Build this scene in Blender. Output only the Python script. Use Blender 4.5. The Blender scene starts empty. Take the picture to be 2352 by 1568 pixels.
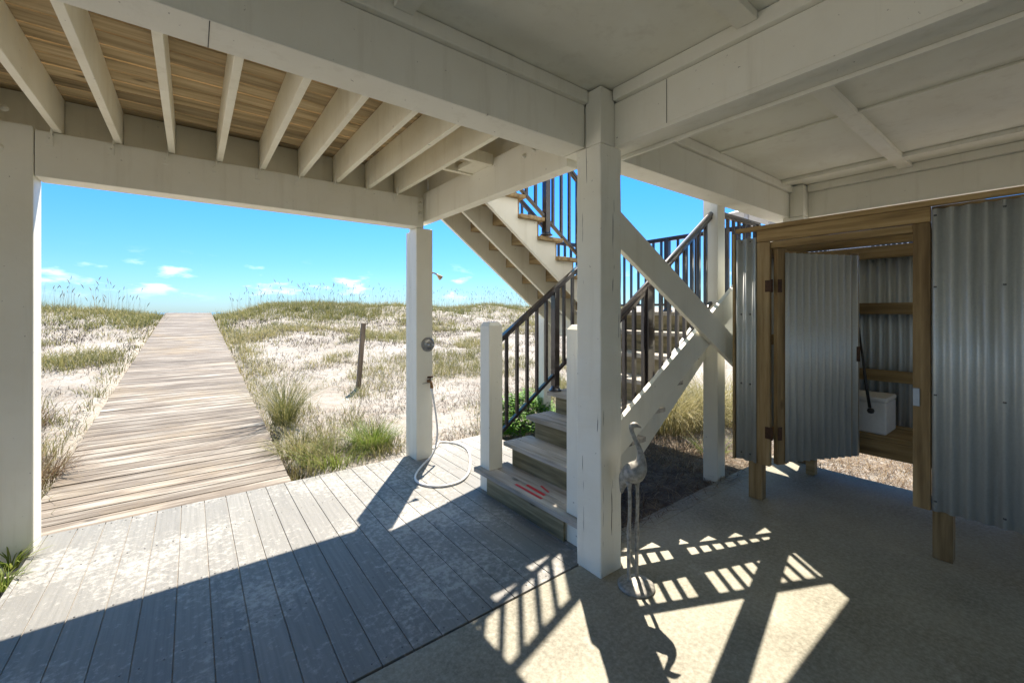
import bpy, math, random
import numpy as np
from mathutils import Vector, noise
random.seed(7); rng = np.random.default_rng(7)
C = bpy.context.scene.collection
scn = bpy.context.scene

# ---------------------------------------------------------------- camera
cd = bpy.data.cameras.new('camera'); cam = bpy.data.objects.new('camera', cd); C.objects.link(cam)
cd.sensor_width = 36.0; cd.lens = 965/2352*36.0; cd.shift_y = -68/2352
cd.clip_start = 0.02; cd.clip_end = 6000
cam.location = (0, 0, 1.5); cam.rotation_euler = (math.radians(90), 0, math.radians(-37.3))
scn.camera = cam
# ---------------------------------------------------------------- light
SUN_AZ = math.radians(37.4); SUN_EL = math.radians(58.5)
w = bpy.data.worlds.new('World'); scn.world = w; w.use_nodes = True
nt = w.node_tree; nt.nodes.clear()
wo = nt.nodes.new('ShaderNodeOutputWorld'); bg = nt.nodes.new('ShaderNodeBackground')
sky = nt.nodes.new('ShaderNodeTexSky'); sky.sky_type = 'NISHITA'; sky.sun_disc = False
sky.sun_elevation = SUN_EL; sky.sun_rotation = SUN_AZ; sky.air_density = 1.0; sky.dust_density = 0.4; sky.ozone_density = 2.0
mul = nt.nodes.new('ShaderNodeMixRGB'); mul.blend_type = 'MULTIPLY'; mul.inputs[0].default_value = 1.0
mul.inputs[2].default_value = (0.50, 0.86, 1.22, 1)
nt.links.new(sky.outputs[0], mul.inputs[1])
tz = nt.nodes.new('ShaderNodeTexCoord'); sz = nt.nodes.new('ShaderNodeSeparateXYZ'); rz = nt.nodes.new('ShaderNodeValToRGB')
nt.links.new(tz.outputs['Generated'], sz.inputs[0]); nt.links.new(sz.outputs[2], rz.inputs[0]); nt.links.new(rz.outputs[0], mul.inputs[2])
rz.color_ramp.elements[0].position = 0.0; rz.color_ramp.elements[0].color = (0.46, 0.70, 1.0, 1)
rz.color_ramp.elements[1].position = 0.7; rz.color_ramp.elements[1].color = (0.46, 1.02, 0.98, 1)
for p_, c_ in ((0.10, (0.33, 0.67, 1.1, 1)), (0.30, (0.18, 0.74, 1.5, 1))):
    e_ = rz.color_ramp.elements.new(p_); e_.color = c_
# small fair-weather clouds low over the sea
tc = nt.nodes.new('ShaderNodeTexCoord'); mp = nt.nodes.new('ShaderNodeMapping'); mp.inputs['Scale'].default_value = (11, 11, 34)
mp.inputs['Location'].default_value = (3.1, 1.7, 0.4)
nz = nt.nodes.new('ShaderNodeTexNoise'); nz.inputs['Scale'].default_value = 1.0; nz.inputs['Detail'].default_value = 7; nz.inputs['Roughness'].default_value = 0.55
cr = nt.nodes.new('ShaderNodeMapRange'); cr.interpolation_type = 'SMOOTHSTEP'
cr.inputs[1].default_value = 0.56; cr.inputs[2].default_value = 0.70; cr.inputs[3].default_value = 0; cr.inputs[4].default_value = 0.55
sx = nt.nodes.new('ShaderNodeSeparateXYZ')
b1 = nt.nodes.new('ShaderNodeMapRange'); b1.interpolation_type = 'SMOOTHSTEP'
b1.inputs[1].default_value = 0.015; b1.inputs[2].default_value = 0.05; b1.inputs[3].default_value = 0.0; b1.inputs[4].default_value = 1
b2 = nt.nodes.new('ShaderNodeMapRange'); b2.interpolation_type = 'SMOOTHSTEP'
b2.inputs[1].default_value = 0.075; b2.inputs[2].default_value = 0.12; b2.inputs[3].default_value = 1; b2.inputs[4].default_value = 0
m1 = nt.nodes.new('ShaderNodeMath'); m1.operation = 'MULTIPLY'; m2 = nt.nodes.new('ShaderNodeMath'); m2.operation = 'MULTIPLY'
nt.links.new(tc.outputs['Generated'], mp.inputs[0]); nt.links.new(mp.outputs[0], nz.inputs['Vector'])
nt.links.new(nz.outputs[0], cr.inputs[0]); nt.links.new(tc.outputs['Generated'], sx.inputs[0])
nt.links.new(sx.outputs[2], b1.inputs[0]); nt.links.new(sx.outputs[2], b2.inputs[0])
nt.links.new(cr.outputs[0], m1.inputs[0]); nt.links.new(b1.outputs[0], m1.inputs[1])
nt.links.new(m1.outputs[0], m2.inputs[0]); nt.links.new(b2.outputs[0], m2.inputs[1])
cm = nt.nodes.new('ShaderNodeMixRGB'); cm.inputs[2].default_value = (8.5, 9.5, 10.5, 1)
nt.links.new(m2.outputs[0], cm.inputs[0]); nt.links.new(mul.outputs[0], cm.inputs[1])
nt.links.new(cm.outputs[0], bg.inputs[0]); bg.inputs[1].default_value = 0.070
nt.links.new(bg.outputs[0], wo.inputs[0])
sd = bpy.data.lights.new('sun', 'SUN'); sd.energy = 4.4; sd.angle = math.radians(0.5); sd.color = (1, 0.89, 0.76)
so = bpy.data.objects.new('sun', sd); C.objects.link(so)
S = Vector((math.sin(SUN_AZ)*math.cos(SUN_EL), math.cos(SUN_AZ)*math.cos(SUN_EL), math.sin(SUN_EL)))
so.rotation_euler = S.to_track_quat('Z', 'Y').to_euler(); so.location = (10, 14, 30)
vs = scn.view_settings; vs.view_transform = 'Standard'; vs.look = 'None'; vs.gamma = 1; vs.exposure = 1.46
scn.cycles.max_bounces = 10; scn.cycles.diffuse_bounces = 6

# ---------------------------------------------------------------- materials
def nodes(name):
    m = bpy.data.materials.new(name); m.use_nodes = True
    n = m.node_tree; b = n.nodes['Principled BSDF']
    return m, n, b
def N(n, t, **kw):
    x = n.nodes.new(t)
    for k, v in kw.items():
        if k.startswith('i_'):
            key = k[2:].replace('_', ' ')
            x.inputs[int(key) if key.isdigit() else key].default_value = v
        else: setattr(x, k, v)
    return x
def L(n, a, b): n.links.new(a, b)
def coord(n, scale=(1,1,1)):
    t = N(n, 'ShaderNodeTexCoord'); m = N(n, 'ShaderNodeMapping'); m.inputs['Scale'].default_value = scale
    L(n, t.outputs['Object'], m.inputs[0]); return m.outputs[0]
def noi(n, vec, scale, detail=5, rough=0.55):
    x = N(n, 'ShaderNodeTexNoise'); x.inputs['Scale'].default_value = scale; x.inputs['Detail'].default_value = detail
    x.inputs['Roughness'].default_value = rough; L(n, vec, x.inputs['Vector']); return x.outputs[0]
def ramp(n, fac, pts):
    r = N(n, 'ShaderNodeValToRGB'); e = r.color_ramp.elements
    while len(e) < len(pts): e.new(0.5)
    for i, (p, c) in enumerate(pts):
        e[i].position = p; e[i].color = (*c, 1) if len(c) == 3 else c
    L(n, fac, r.inputs[0]); return r.outputs[0]
def rng_(n, fac, a, b, c=0, d=1):
    r = N(n, 'ShaderNodeMapRange'); r.inputs[1].default_value = a; r.inputs[2].default_value = b
    r.inputs[3].default_value = c; r.inputs[4].default_value = d; L(n, fac, r.inputs[0]); return r.outputs[0]
def mix(n, fac, a, b, mode='MIX'):
    x = N(n, 'ShaderNodeMixRGB', blend_type=mode)
    for i, v in ((0, fac), (1, a), (2, b)):
        if isinstance(v, (int, float)): x.inputs[i].default_value = v
        elif isinstance(v, tuple): x.inputs[i].default_value = (*v, 1)
        else: L(n, v, x.inputs[i])
    return x.outputs[0]
def bump(n, b, h, strength=0.3, dist=0.01):
    x = N(n, 'ShaderNodeBump'); x.inputs['Strength'].default_value = strength; x.inputs['Distance'].default_value = dist
    L(n, h, x.inputs['Height']); L(n, x.outputs[0], b.inputs['Normal'])
def attr(n, name='tint'):
    a = N(n, 'ShaderNodeAttribute'); a.attribute_name = name; return a.outputs['Fac']

def paint(name, col, rough=0.55, dirt=0.25, grain=(3,3,3), chips=True, cracks=False):
    m, n, b = nodes(name)
    v = coord(n); v2 = coord(n, grain)
    f = noi(n, v, 2.2, 6, 0.6)
    c = mix(n, rng_(n, f, 0.42, 0.75, 0, dirt), col, tuple(x*y for x, y in zip(col, (0.72, 0.66, 0.55))))
    gr = noi(n, coord(n, (11, 11, 0.9)), 1.0, 6, 0.65); c = mix(n, rng_(n, gr, 0.54, 0.72, 0, 0.22), c, tuple(x*y for x, y in zip(col, (0.55, 0.50, 0.40))))
    if chips:
        k = noi(n, v, 38, 4, 0.6)
        c = mix(n, rng_(n, k, 0.70, 0.73, 0, 0.7), c, (0.16, 0.13, 0.10))
    if cracks:
        ck = noi(n, coord(n, (34, 34, 1.6)), 1.0, 3, 0.5); c = mix(n, rng_(n, ck, 0.665, 0.675, 0, 0.85), c, (0.12, 0.10, 0.08))
    L(n, c, b.inputs['Base Color']); b.inputs['Roughness'].default_value = rough
    g = noi(n, v2, 14, 5, 0.6); bump(n, b, g, 0.25, 0.004)
    return m
def wood(name, cols, axis, rough=0.8, knots=True, board=0.35, stain=None, bstr=0.5, freq=26):
    """weathered timber; grain runs along axis (0 x, 1 y, 2 z); attribute tint varies the boards"""
    m, n, b = nodes(name)
    t = N(n, 'ShaderNodeTexCoord'); a = attr(n)
    off = N(n, 'ShaderNodeVectorMath', operation='SCALE'); off.inputs[0].default_value = (7.3, 5.1, 9.7); L(n, a, off.inputs['Scale'])
    ad = N(n, 'ShaderNodeVectorMath', operation='ADD'); L(n, t.outputs['Object'], ad.inputs[0]); L(n, off.outputs[0], ad.inputs[1])
    sc = [freq]*3; sc[axis] = freq*0.05
    mp = N(n, 'ShaderNodeMapping'); mp.inputs['Scale'].default_value = sc; L(n, ad.outputs[0], mp.inputs[0])
    sc2 = [7, 7, 7]; sc2[axis] = 1.0
    mp2 = N(n, 'ShaderNodeMapping'); mp2.inputs['Scale'].default_value = sc2; L(n, ad.outputs[0], mp2.inputs[0])
    g = noi(n, mp.outputs[0], 1.0, 6, 0.62); g2 = noi(n, mp2.outputs[0], 1.0, 4, 0.6)
    s = N(n, 'ShaderNodeMath', operation='ADD'); L(n, g, s.inputs[0])
    h = N(n, 'ShaderNodeMath', operation='MULTIPLY'); L(n, g2, h.inputs[0]); h.inputs[1].default_value = 0.9; L(n, h.outputs[0], s.inputs[1])
    k = len(cols); c = ramp(n, rng_(n, s.outputs[0], 0.68, 1.22), [(i/(k-1), cols[i]) for i in range(k)])
    c = mix(n, 1.0, c, ramp(n, a, [(0, (1-board,)*3), (1, (1+board*0.3,)*3)]), 'MULTIPLY')
    if knots:
        vo = N(n, 'ShaderNodeTexVoronoi'); vo.inputs['Scale'].default_value = 1.0
        sc3 = [5.5, 5.5, 5.5]; sc3[axis] = 2.2
        mp3 = N(n, 'ShaderNodeMapping'); mp3.inputs['Scale'].default_value = sc3; L(n, ad.outputs[0], mp3.inputs[0]); L(n, mp3.outputs[0], vo.inputs['Vector'])
        c = mix(n, rng_(n, vo.outputs['Distance'], 0.06, 0.12, 0.7, 0), c, tuple(x*0.35 for x in cols[0]))
    if stain:
        v = coord(n); f = noi(n, v, stain[1], 6, 0.65)
        c = mix(n, rng_(n, f, stain[2], stain[3], 0, stain[4]), c, stain[0])
    L(n, c, b.inputs['Base Color']); b.inputs['Roughness'].default_value = rough
    bump(n, b, g, bstr, 0.004); return m
def plain(name, col, rough=0.5, metal=0.0, var=0.15, sc=20, b_=0.15, coat=0):
    m, n, b = nodes(name); v = coord(n); f = noi(n, v, sc, 5)
    c = mix(n, rng_(n, f, 0.4, 0.7), col, tuple(x*(1-var) for x in col))
    L(n, c, b.inputs['Base Color']); b.inputs['Roughness'].default_value = rough; b.inputs['Metallic'].default_value = metal
    b.inputs['Coat Weight'].default_value = coat
    bump(n, b, f, b_, 0.002); return m

M = {}
M['white'] = paint('white_paint', (0.83, 0.815, 0.71), 0.5)
M['worn'] = paint('worn_white_paint', (0.83, 0.815, 0.71), 0.5, 0.35, cracks=True)
M['ceil'] = paint('ceiling_paint', (0.83, 0.82, 0.71), 0.6, 0.35, chips=False)
M['trim'] = paint('trim_paint', (0.82, 0.805, 0.70), 0.5, 0.2, chips=False)
M['joist'] = paint('joist_paint', (0.88, 0.85, 0.71), 0.6, 0.5)
M['under'] = wood('deck_underside', [(0.26, 0.20, 0.105), (0.52, 0.40, 0.235), (0.70, 0.57, 0.36)], 0, board=0.35)
M['walk'] = wood('boardwalk_timber', [(0.075, 0.057, 0.042), (0.20, 0.167, 0.133), (0.45, 0.42, 0.37)], 0, board=0.28, stain=((0.38, 0.29, 0.17), 0.8, 0.52, 0.70, 0.35), freq=46)
M['tread'] = wood('tread_timber', [(0.20, 0.18, 0.14), (0.42, 0.39, 0.34), (0.60, 0.57, 0.51)], 1, board=0.2)
M['riser'] = wood('riser_timber', [(0.07, 0.06, 0.03), (0.20, 0.17, 0.09), (0.36, 0.31, 0.19)], 1, board=0.2)
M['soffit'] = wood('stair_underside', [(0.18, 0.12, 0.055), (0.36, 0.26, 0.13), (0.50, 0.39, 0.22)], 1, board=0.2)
M['pine'] = wood('shed_pine_upright', [(0.13, 0.08, 0.03), (0.28, 0.19, 0.085), (0.42, 0.31, 0.16)], 2, board=0.25)
M['piney'] = wood('shed_pine_rail', [(0.18, 0.11, 0.04), (0.37, 0.25, 0.105), (0.52, 0.38, 0.19)], 1, board=0.25)
M['stake'] = wood('stake_timber', [(0.08, 0.05, 0.03), (0.2, 0.14, 0.09), (0.33, 0.25, 0.17)], 2, board=0.1)
# composite deck: grey boards dusted with sand
def deckmat():
    m, n, b = nodes('composite_deck'); v = coord(n); vg = coord(n, (60, 2, 60))
    g = noi(n, vg, 1.0, 4); a = attr(n)
    c = ramp(n, rng_(n, g, 0.35, 0.68), [(0, (0.182, 0.182, 0.168)), (1, (0.232, 0.232, 0.215))])
    c = mix(n, 1.0, c, ramp(n, a, [(0, (0.9,)*3), (1, (1.04,)*3)]), 'MULTIPLY')
    big = noi(n, v, 1.1, 3); mid = noi(n, v, 26, 7, 0.72)
    s = N(n, 'ShaderNodeMath', operation='ADD'); L(n, rng_(n, big, 0.38, 0.66, -0.12, 0.15), s.inputs[0]); L(n, mid, s.inputs[1])
    c = mix(n, rng_(n, s.outputs[0], 0.50, 0.68, 0, 0.85), c, (0.42, 0.41, 0.38))
    L(n, c, b.inputs['Base Color']); b.inputs['Roughness'].default_value = 0.62
    bump(n, b, mid, 0.55, 0.006); return m
M['deck'] = deckmat()
def slabmat():
    m, n, b = nodes('concrete'); v = coord(n)
    a = noi(n, v, 0.9, 6, 0.6); f = noi(n, v, 48, 8, 0.75); g = noi(n, v, 5, 8, 0.7)
    c = ramp(n, rng_(n, a, 0.3, 0.7), [(0, (0.13, 0.12, 0.083)), (0.5, (0.25, 0.24, 0.183)), (1, (0.35, 0.335, 0.275))])
    c = mix(n, rng_(n, f, 0.40, 0.70, 0, 0.42), c, (0.60, 0.58, 0.48))
    c = mix(n, rng_(n, g, 0.60, 0.74, 0, 0.35), c, (0.62, 0.60, 0.55))
    L(n, c, b.inputs['Base Color']); b.inputs['Roughness'].default_value = 0.7
    bump(n, b, noi(n, v, 70, 6, 0.7), 0.35, 0.003); return m
M['slab'] = slabmat()
def sandmat():
    m, n, b = nodes('dune_sand'); v = coord(n)
    a = noi(n, v, 0.5, 5, 0.6); f = noi(n, v, 7, 8, 0.7); d = noi(n, v, 45, 5, 0.7)
    c = ramp(n, rng_(n, a, 0.35, 0.65), [(0, (0.32, 0.295, 0.26)), (1, (0.44, 0.42, 0.385))])
    c = mix(n, rng_(n, f, 0.47, 0.62, 0, 0.65), c, (0.30, 0.24, 0.19))
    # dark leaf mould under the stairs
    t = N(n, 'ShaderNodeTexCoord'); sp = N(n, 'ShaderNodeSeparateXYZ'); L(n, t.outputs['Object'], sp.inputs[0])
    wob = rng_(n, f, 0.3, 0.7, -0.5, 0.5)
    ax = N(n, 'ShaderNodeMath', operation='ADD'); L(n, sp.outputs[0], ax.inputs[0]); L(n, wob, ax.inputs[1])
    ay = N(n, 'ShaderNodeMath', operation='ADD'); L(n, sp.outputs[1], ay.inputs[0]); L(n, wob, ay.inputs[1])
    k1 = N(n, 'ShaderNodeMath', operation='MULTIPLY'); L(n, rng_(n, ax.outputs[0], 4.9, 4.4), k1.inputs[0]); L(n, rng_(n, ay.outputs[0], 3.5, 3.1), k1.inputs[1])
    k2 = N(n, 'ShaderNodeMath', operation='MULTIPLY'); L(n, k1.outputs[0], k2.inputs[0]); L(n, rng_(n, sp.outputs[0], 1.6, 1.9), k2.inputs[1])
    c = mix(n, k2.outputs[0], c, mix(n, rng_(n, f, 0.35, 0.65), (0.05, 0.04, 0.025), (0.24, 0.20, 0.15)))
    c = mix(n, rng_(n, d, 0.56, 0.66, 0, 0.6), c, (0.15, 0.11, 0.08))
    L(n, c, b.inputs['Base Color']); b.inputs['Roughness'].default_value = 0.95
    bump(n, b, f, 0.9, 0.06); return m
M['sand'] = sandmat()
def metalmat(name, col, rough):
    m, n, b = nodes(name); v = coord(n); vo = N(n, 'ShaderNodeTexVoronoi'); vo.inputs['Scale'].default_value = 120; L(n, v, vo.inputs['Vector'])
    f = noi(n, v, 3, 6, 0.65); fz = noi(n, coord(n, (9, 9, 1)), 1, 5)
    c = mix(n, rng_(n, vo.outputs['Color'], 0.2, 0.9, 0, 0.18), col, tuple(x*0.6 for x in col))
    c = mix(n, rng_(n, f, 0.5, 0.75, 0, 0.5), c, (0.62, 0.63, 0.60))
    c = mix(n, rng_(n, fz, 0.55, 0.75, 0, 0.4), c, (0.25, 0.25, 0.22))
    ru = noi(n, coord(n, (14, 14, 2.2)), 1, 7, 0.7); c = mix(n, rng_(n, ru, 0.70, 0.80, 0, 0.4), c, (0.20, 0.11, 0.06))
    L(n, c, b.inputs['Base Color']); b.inputs['Metallic'].default_value = 0.5
    L(n, rng_(n, f, 0.3, 0.7, rough-0.08, rough+0.15), b.inputs['Roughness']); return m
M['zinc'] = metalmat('galvanised_sheet', (0.58, 0.61, 0.60), 0.42)
M['iron'] = plain('bronze_black_aluminium', (0.028, 0.022, 0.024), 0.28, 0.0, 0.3, 60, 0.05, 0.6)
M['rail'] = plain('glossy_round_handrail', (0.10, 0.085, 0.085), 0.38, 0.6, 0.3, 60, 0.03, 0.8)
M['hinge'] = plain('rusty_hinge', (0.09, 0.045, 0.025), 0.7, 0.4, 0.5, 60)
M['latch'] = plain('grey_latch', (0.30, 0.33, 0.36), 0.4, 0.8)
M['screw'] = plain('screw_head', (0.16, 0.16, 0.16), 0.5, 0.5)
M['chrome'] = plain('dull_chrome', (0.38, 0.38, 0.37), 0.28, 0.9, 0.3, 40)
M['brass'] = plain('corroded_brass', (0.30, 0.17, 0.07), 0.5, 0.7, 0.5, 80)
M['hose'] = plain('white_vinyl', (0.80, 0.79, 0.76), 0.45, 0, 0.1)
M['red'] = plain('red_tape', (0.55, 0.02, 0.03), 0.5, 0, 0.1)
M['foam'] = plain('white_foam', (0.72, 0.72, 0.70), 0.7, 0, 0.08, 30)
M['black'] = plain('black_plastic', (0.015, 0.015, 0.015), 0.5)
M['statue'] = plain('weathered_cast_metal', (0.38, 0.365, 0.32), 0.5, 0.15, 0.55, 45, 0.4)
M['glaze'] = plain('window_glass', (0.03, 0.05, 0.07), 0.08)
M['roof'] = plain('grey_roof_metal', (0.36, 0.38, 0.40), 0.4, 0.4)
M['siding'] = plain('pale_siding', (0.62, 0.60, 0.58), 0.6)
M['stone'] = plain('pale_pebble', (0.6, 0.55, 0.48), 0.8)
def seamat():
    m, n, b = nodes('sea'); b.inputs['Base Color'].default_value = (0.02, 0.10, 0.16, 1); b.inputs['Roughness'].default_value = 0.12
    bump(n, b, noi(n, coord(n, (1, 2, 1)), 0.8, 5), 0.5, 0.3); return m
M['sea'] = seamat()
def grassmat(name, cols, trans=0.35):
    m, n, b = nodes(name); a = attr(n)
    k = len(cols); c = ramp(n, a, [(i/(k-1), cols[i]) for i in range(k)])
    L(n, c, b.inputs['Base Color']); b.inputs['Roughness'].default_value = 0.65
    t = N(n, 'ShaderNodeBsdfTranslucent'); L(n, c, t.inputs[0])
    x = N(n, 'ShaderNodeMixShader'); x.inputs[0].default_value = trans
    L(n, b.outputs[0], x.inputs[1]); L(n, t.outputs[0], x.inputs[2]); L(n, x.outputs[0], n.nodes['Material Output'].inputs[0]); return m
M['grass'] = grassmat('dune_grass', [(0.08, 0.10, 0.03), (0.17, 0.18, 0.055), (0.29, 0.265, 0.105), (0.44, 0.38, 0.21)])
M['green'] = grassmat('green_grass', [(0.07, 0.13, 0.015), (0.17, 0.25, 0.035), (0.29, 0.32, 0.08)])
M['dry'] = grassmat('dry_grass', [(0.10, 0.06, 0.035), (0.25, 0.165, 0.09), (0.42, 0.34, 0.22)])
M['litter'] = grassmat('dune_litter', [(0.045, 0.035, 0.028), (0.11, 0.085, 0.06), (0.26, 0.21, 0.15)], 0.1)
M['leaf'] = grassmat('bush_leaf', [(0.04, 0.13, 0.008), (0.11, 0.28, 0.015), (0.22, 0.42, 0.03)])
M['oats'] = grassmat('sea_oat', [(0.20, 0.17, 0.10), (0.36, 0.31, 0.18), (0.48, 0.40, 0.26)], 0.2)

# ---------------------------------------------------------------- mesh helpers
class MB:
    def __init__(s): s.v = []; s.f = []; s.t = []; s.sm = []
    def _add(s, vs_, fs, tint, smooth=False):
        o = len(s.v); s.v += [tuple(p) for p in vs_]
        for f in fs: s.f.append(tuple(i+o for i in f)); s.t.append(tint); s.sm.append(smooth)
    def box(s, x0, x1, y0, y1, z0, z1, tint=0.5):
        v = [(x0,y0,z0),(x1,y0,z0),(x1,y1,z0),(x0,y1,z0),(x0,y0,z1),(x1,y0,z1),(x1,y1,z1),(x0,y1,z1)]
        s._add(v, [(0,3,2,1),(4,5,6,7),(0,1,5,4),(1,2,6,5),(2,3,7,6),(3,0,4,7)], tint); return s
    def bar(s, a, b, wid, hei, tint=0.5, up=(0,0,1)):
        """rectangular bar from a to b; wid across, hei along up"""
        a = Vector(a); b = Vector(b); d = (b-a).normalized(); u = Vector(up)
        sd_ = d.cross(u)
        if sd_.length < 1e-4: sd_ = Vector((1,0,0))
        sd_.normalize(); u = sd_.cross(d).normalized(); h = sd_*wid/2; k = u*hei/2
        v = [a-h-k, a+h-k, a+h+k, a-h+k, b-h-k, b+h-k, b+h+k, b-h+k]
        s._add(v, [(0,1,2,3),(7,6,5,4),(0,4,5,1),(1,5,6,2),(2,6,7,3),(3,7,4,0)], tint); return s
    def prism(s, poly, y0, y1, tint=0.5):
        """polygon in x-z extruded along y"""
        n_ = len(poly); v = [(x, y0, z) for x, z in poly]+[(x, y1, z) for x, z in poly]
        fs = [tuple(range(n_)), tuple(reversed(range(n_, 2*n_)))]+[(i, i+n_, (i+1) % n_+n_, (i+1) % n_) for i in range(n_)]
        s._add(v, fs, tint); return s
    def sweep(s, pts, rad, seg=10, tint=0.5, flat=1.0):
        pts = [Vector(p) for p in pts]
        if not hasattr(rad, '__len__'): rad = [rad]*len(pts)
        up = Vector((0,0,1)); v = []; px = None
        for i, p in enumerate(pts):
            d = (pts[min(i+1, len(pts)-1)]-pts[max(i-1, 0)]).normalized()
            if px is None:
                px = d.cross(up)
                if px.length < 0.05: px = Vector((1,0,0))
            px = (px-d*px.dot(d)).normalized(); py = d.cross(px)
            for k in range(seg):
                an = 2*math.pi*k/seg
                v.append(p+(px*math.cos(an)*flat+py*math.sin(an))*rad[i])
        fs = []
        for i in range(len(pts)-1):
            for k in range(seg):
                a = i*seg+k; b = i*seg+(k+1) % seg; fs.append((a, b, b+seg, a+seg))
        fs.append(tuple(reversed(range(seg)))); fs.append(tuple(range((len(pts)-1)*seg, len(pts)*seg)))
        s._add(v, fs, tint, True); return s
    def lathe(s, prof, c, axis=(0,0,1), seg=20, tint=0.5):
        ax = Vector(axis).normalized(); a = ax.orthogonal().normalized(); b = ax.cross(a); c = Vector(c)
        v = []
        for r, h in prof:
            for k in range(seg):
                an = 2*math.pi*k/seg; v.append(c+ax*h+(a*math.cos(an)+b*math.sin(an))*max(r, 1e-4))
        fs = []
        for i in range(len(prof)-1):
            for k in range(seg):
                p = i*seg+k; q = i*seg+(k+1) % seg; fs.append((p, q, q+seg, p+seg))
        fs.append(tuple(reversed(range(seg)))); fs.append(tuple(range((len(prof)-1)*seg, len(prof)*seg)))
        s._add(v, fs, tint, True); return s
    def build(s, name, mat, parent=None, bevel=0.0, label=None, loc=None):
        base = Vector((0,0,0))
        p = parent
        while p is not None: base += p.location; p = p.parent
        if loc is not None: base = base+Vector(loc)
        me = bpy.data.meshes.new(name)
        me.from_pydata([tuple(Vector(q)-base) for q in s.v], [], s.f)
        at = me.attributes.new('tint', 'FLOAT', 'FACE'); at.data.foreach_set('value', s.t)
        me.polygons.foreach_set('use_smooth', s.sm)
        me.materials.append(mat); me.validate(); me.update()
        o = bpy.data.objects.new(name, me); C.objects.link(o)
        if parent is not None: o.parent = parent
        if loc is not None: o.location = loc
        if bevel:
            bv = o.modifiers.new('bevel', 'BEVEL'); bv.width = bevel; bv.segments = 2; bv.limit_method = 'ANGLE'; bv.angle_limit = math.radians(50)
        if label: o['label'] = label
        return o
def tag(o, label=None, cat=None, group=None, kind=None):
    if label: o['label'] = label
    if cat: o['category'] = cat
    if group: o['group'] = group
    if kind: o['kind'] = kind
    return o
def thing(name, loc, label, cat, group=None):
    o = bpy.data.objects.new(name, None); C.objects.link(o); o.location = loc; o.empty_display_size = 0.1
    return tag(o, label, cat, group)
def solid(name, mat, parent, x0, x1, y0, y1, z0, z1, bevel=0.003, label=None, tint=0.5):
    return MB().box(x0, x1, y0, y1, z0, z1, tint).build(name, mat, parent, bevel, label)
def sst(x, a, b):
    t = min(1, max(0, (x-a)/(b-a))); return t*t*(3-2*t)
R = random.random
def U(a, b): return a+(b-a)*random.random()

# ---------------------------------------------------------------- ground
def gz(x, y):
    n1 = noise.noise(Vector((x*0.35, y*0.35, 1.3))); n2 = noise.noise(Vector((x*1.7, y*1.7, 7.7))); n3 = noise.noise(Vector((x*0.13, y*0.05, 3.1)))
    z = -0.05
    if y > 4.15: z += 0.075*(min(y, 21)-4.15)
    away = min(1, abs(x+0.11)/1.1-0.72) if abs(x+0.11) > 0.8 else 0
    away = max(0, away)
    far = sst(y, 4.4, 9)
    if abs(x+0.11) < 0.95: z -= 0.13
    else: z += far*away*(0.16*n1+0.05*n2) + (0.012*n2 if y < 6 else 0)
    crest = sst(y, 17.5, 24.0)*(1-sst(y, 27, 40))
    gap = sst(abs(x+0.11), 0.9, 3.6)
    z += crest*(0.02+gap*(0.60+0.22*n3+0.12*n1-(0.20 if x < -1 else 0)))
    z -= 4.2*sst(y, 27, 60)
    if y < 1.9 and -9 < x < 4.7: z = min(z, -0.06)
    elif y < 3 and 4.7 <= x < 9: z = min(z, -0.03+0.02*n2)
    return z
def axis_pts(segs):
    out = []
    for a, b, st in segs:
        k = max(1, int(round((b-a)/st))); out += [a+(b-a)*i/k for i in range(k)]
    out.append(segs[-1][1]); return out
gx = axis_pts([(-120, -30, 6), (-30, -8, 0.8), (-8, 12, 0.16), (12, 45, 0.8), (45, 160, 6)])
gy = axis_pts([(-60, -8, 6), (-8, 3.9, 0.8), (3.9, 14, 0.16), (14, 28, 0.3), (28, 62, 2.0)])
V_ = [(x, y, gz(x, y)) for y in gy for x in gx]; nx = len(gx)
F_ = [(j*nx+i, j*nx+i+1, (j+1)*nx+i+1, (j+1)*nx+i) for j in range(len(gy)-1) for i in range(nx-1)]
me = bpy.data.meshes.new('ground'); me.from_pydata(V_, [], F_); me.materials.append(M['sand'])
me.polygons.foreach_set('use_smooth', [True]*len(F_))
g = bpy.data.objects.new('ground', me); C.objects.link(g); g['kind'] = 'structure'
MB()._add([], [], 0)
m_ = MB(); m_._add([(-3000, 55, -3.9), (3000, 55, -3.9), (3000, 5500, -3.9), (-3000, 5500, -3.9)], [(0,1,2,3)], 0.5)
tag(m_.build('sea', M['sea']), kind='structure')
# concrete slab
m_ = MB(); m_.box(-9, 4.82, -9, 1.742, -0.12, -0.002); m_.box(1.98, 4.82, 1.742, 1.86, -0.12, -0.002)
tag(m_.build('concrete_slab', M['slab'], bevel=0.004), kind='structure')
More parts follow.
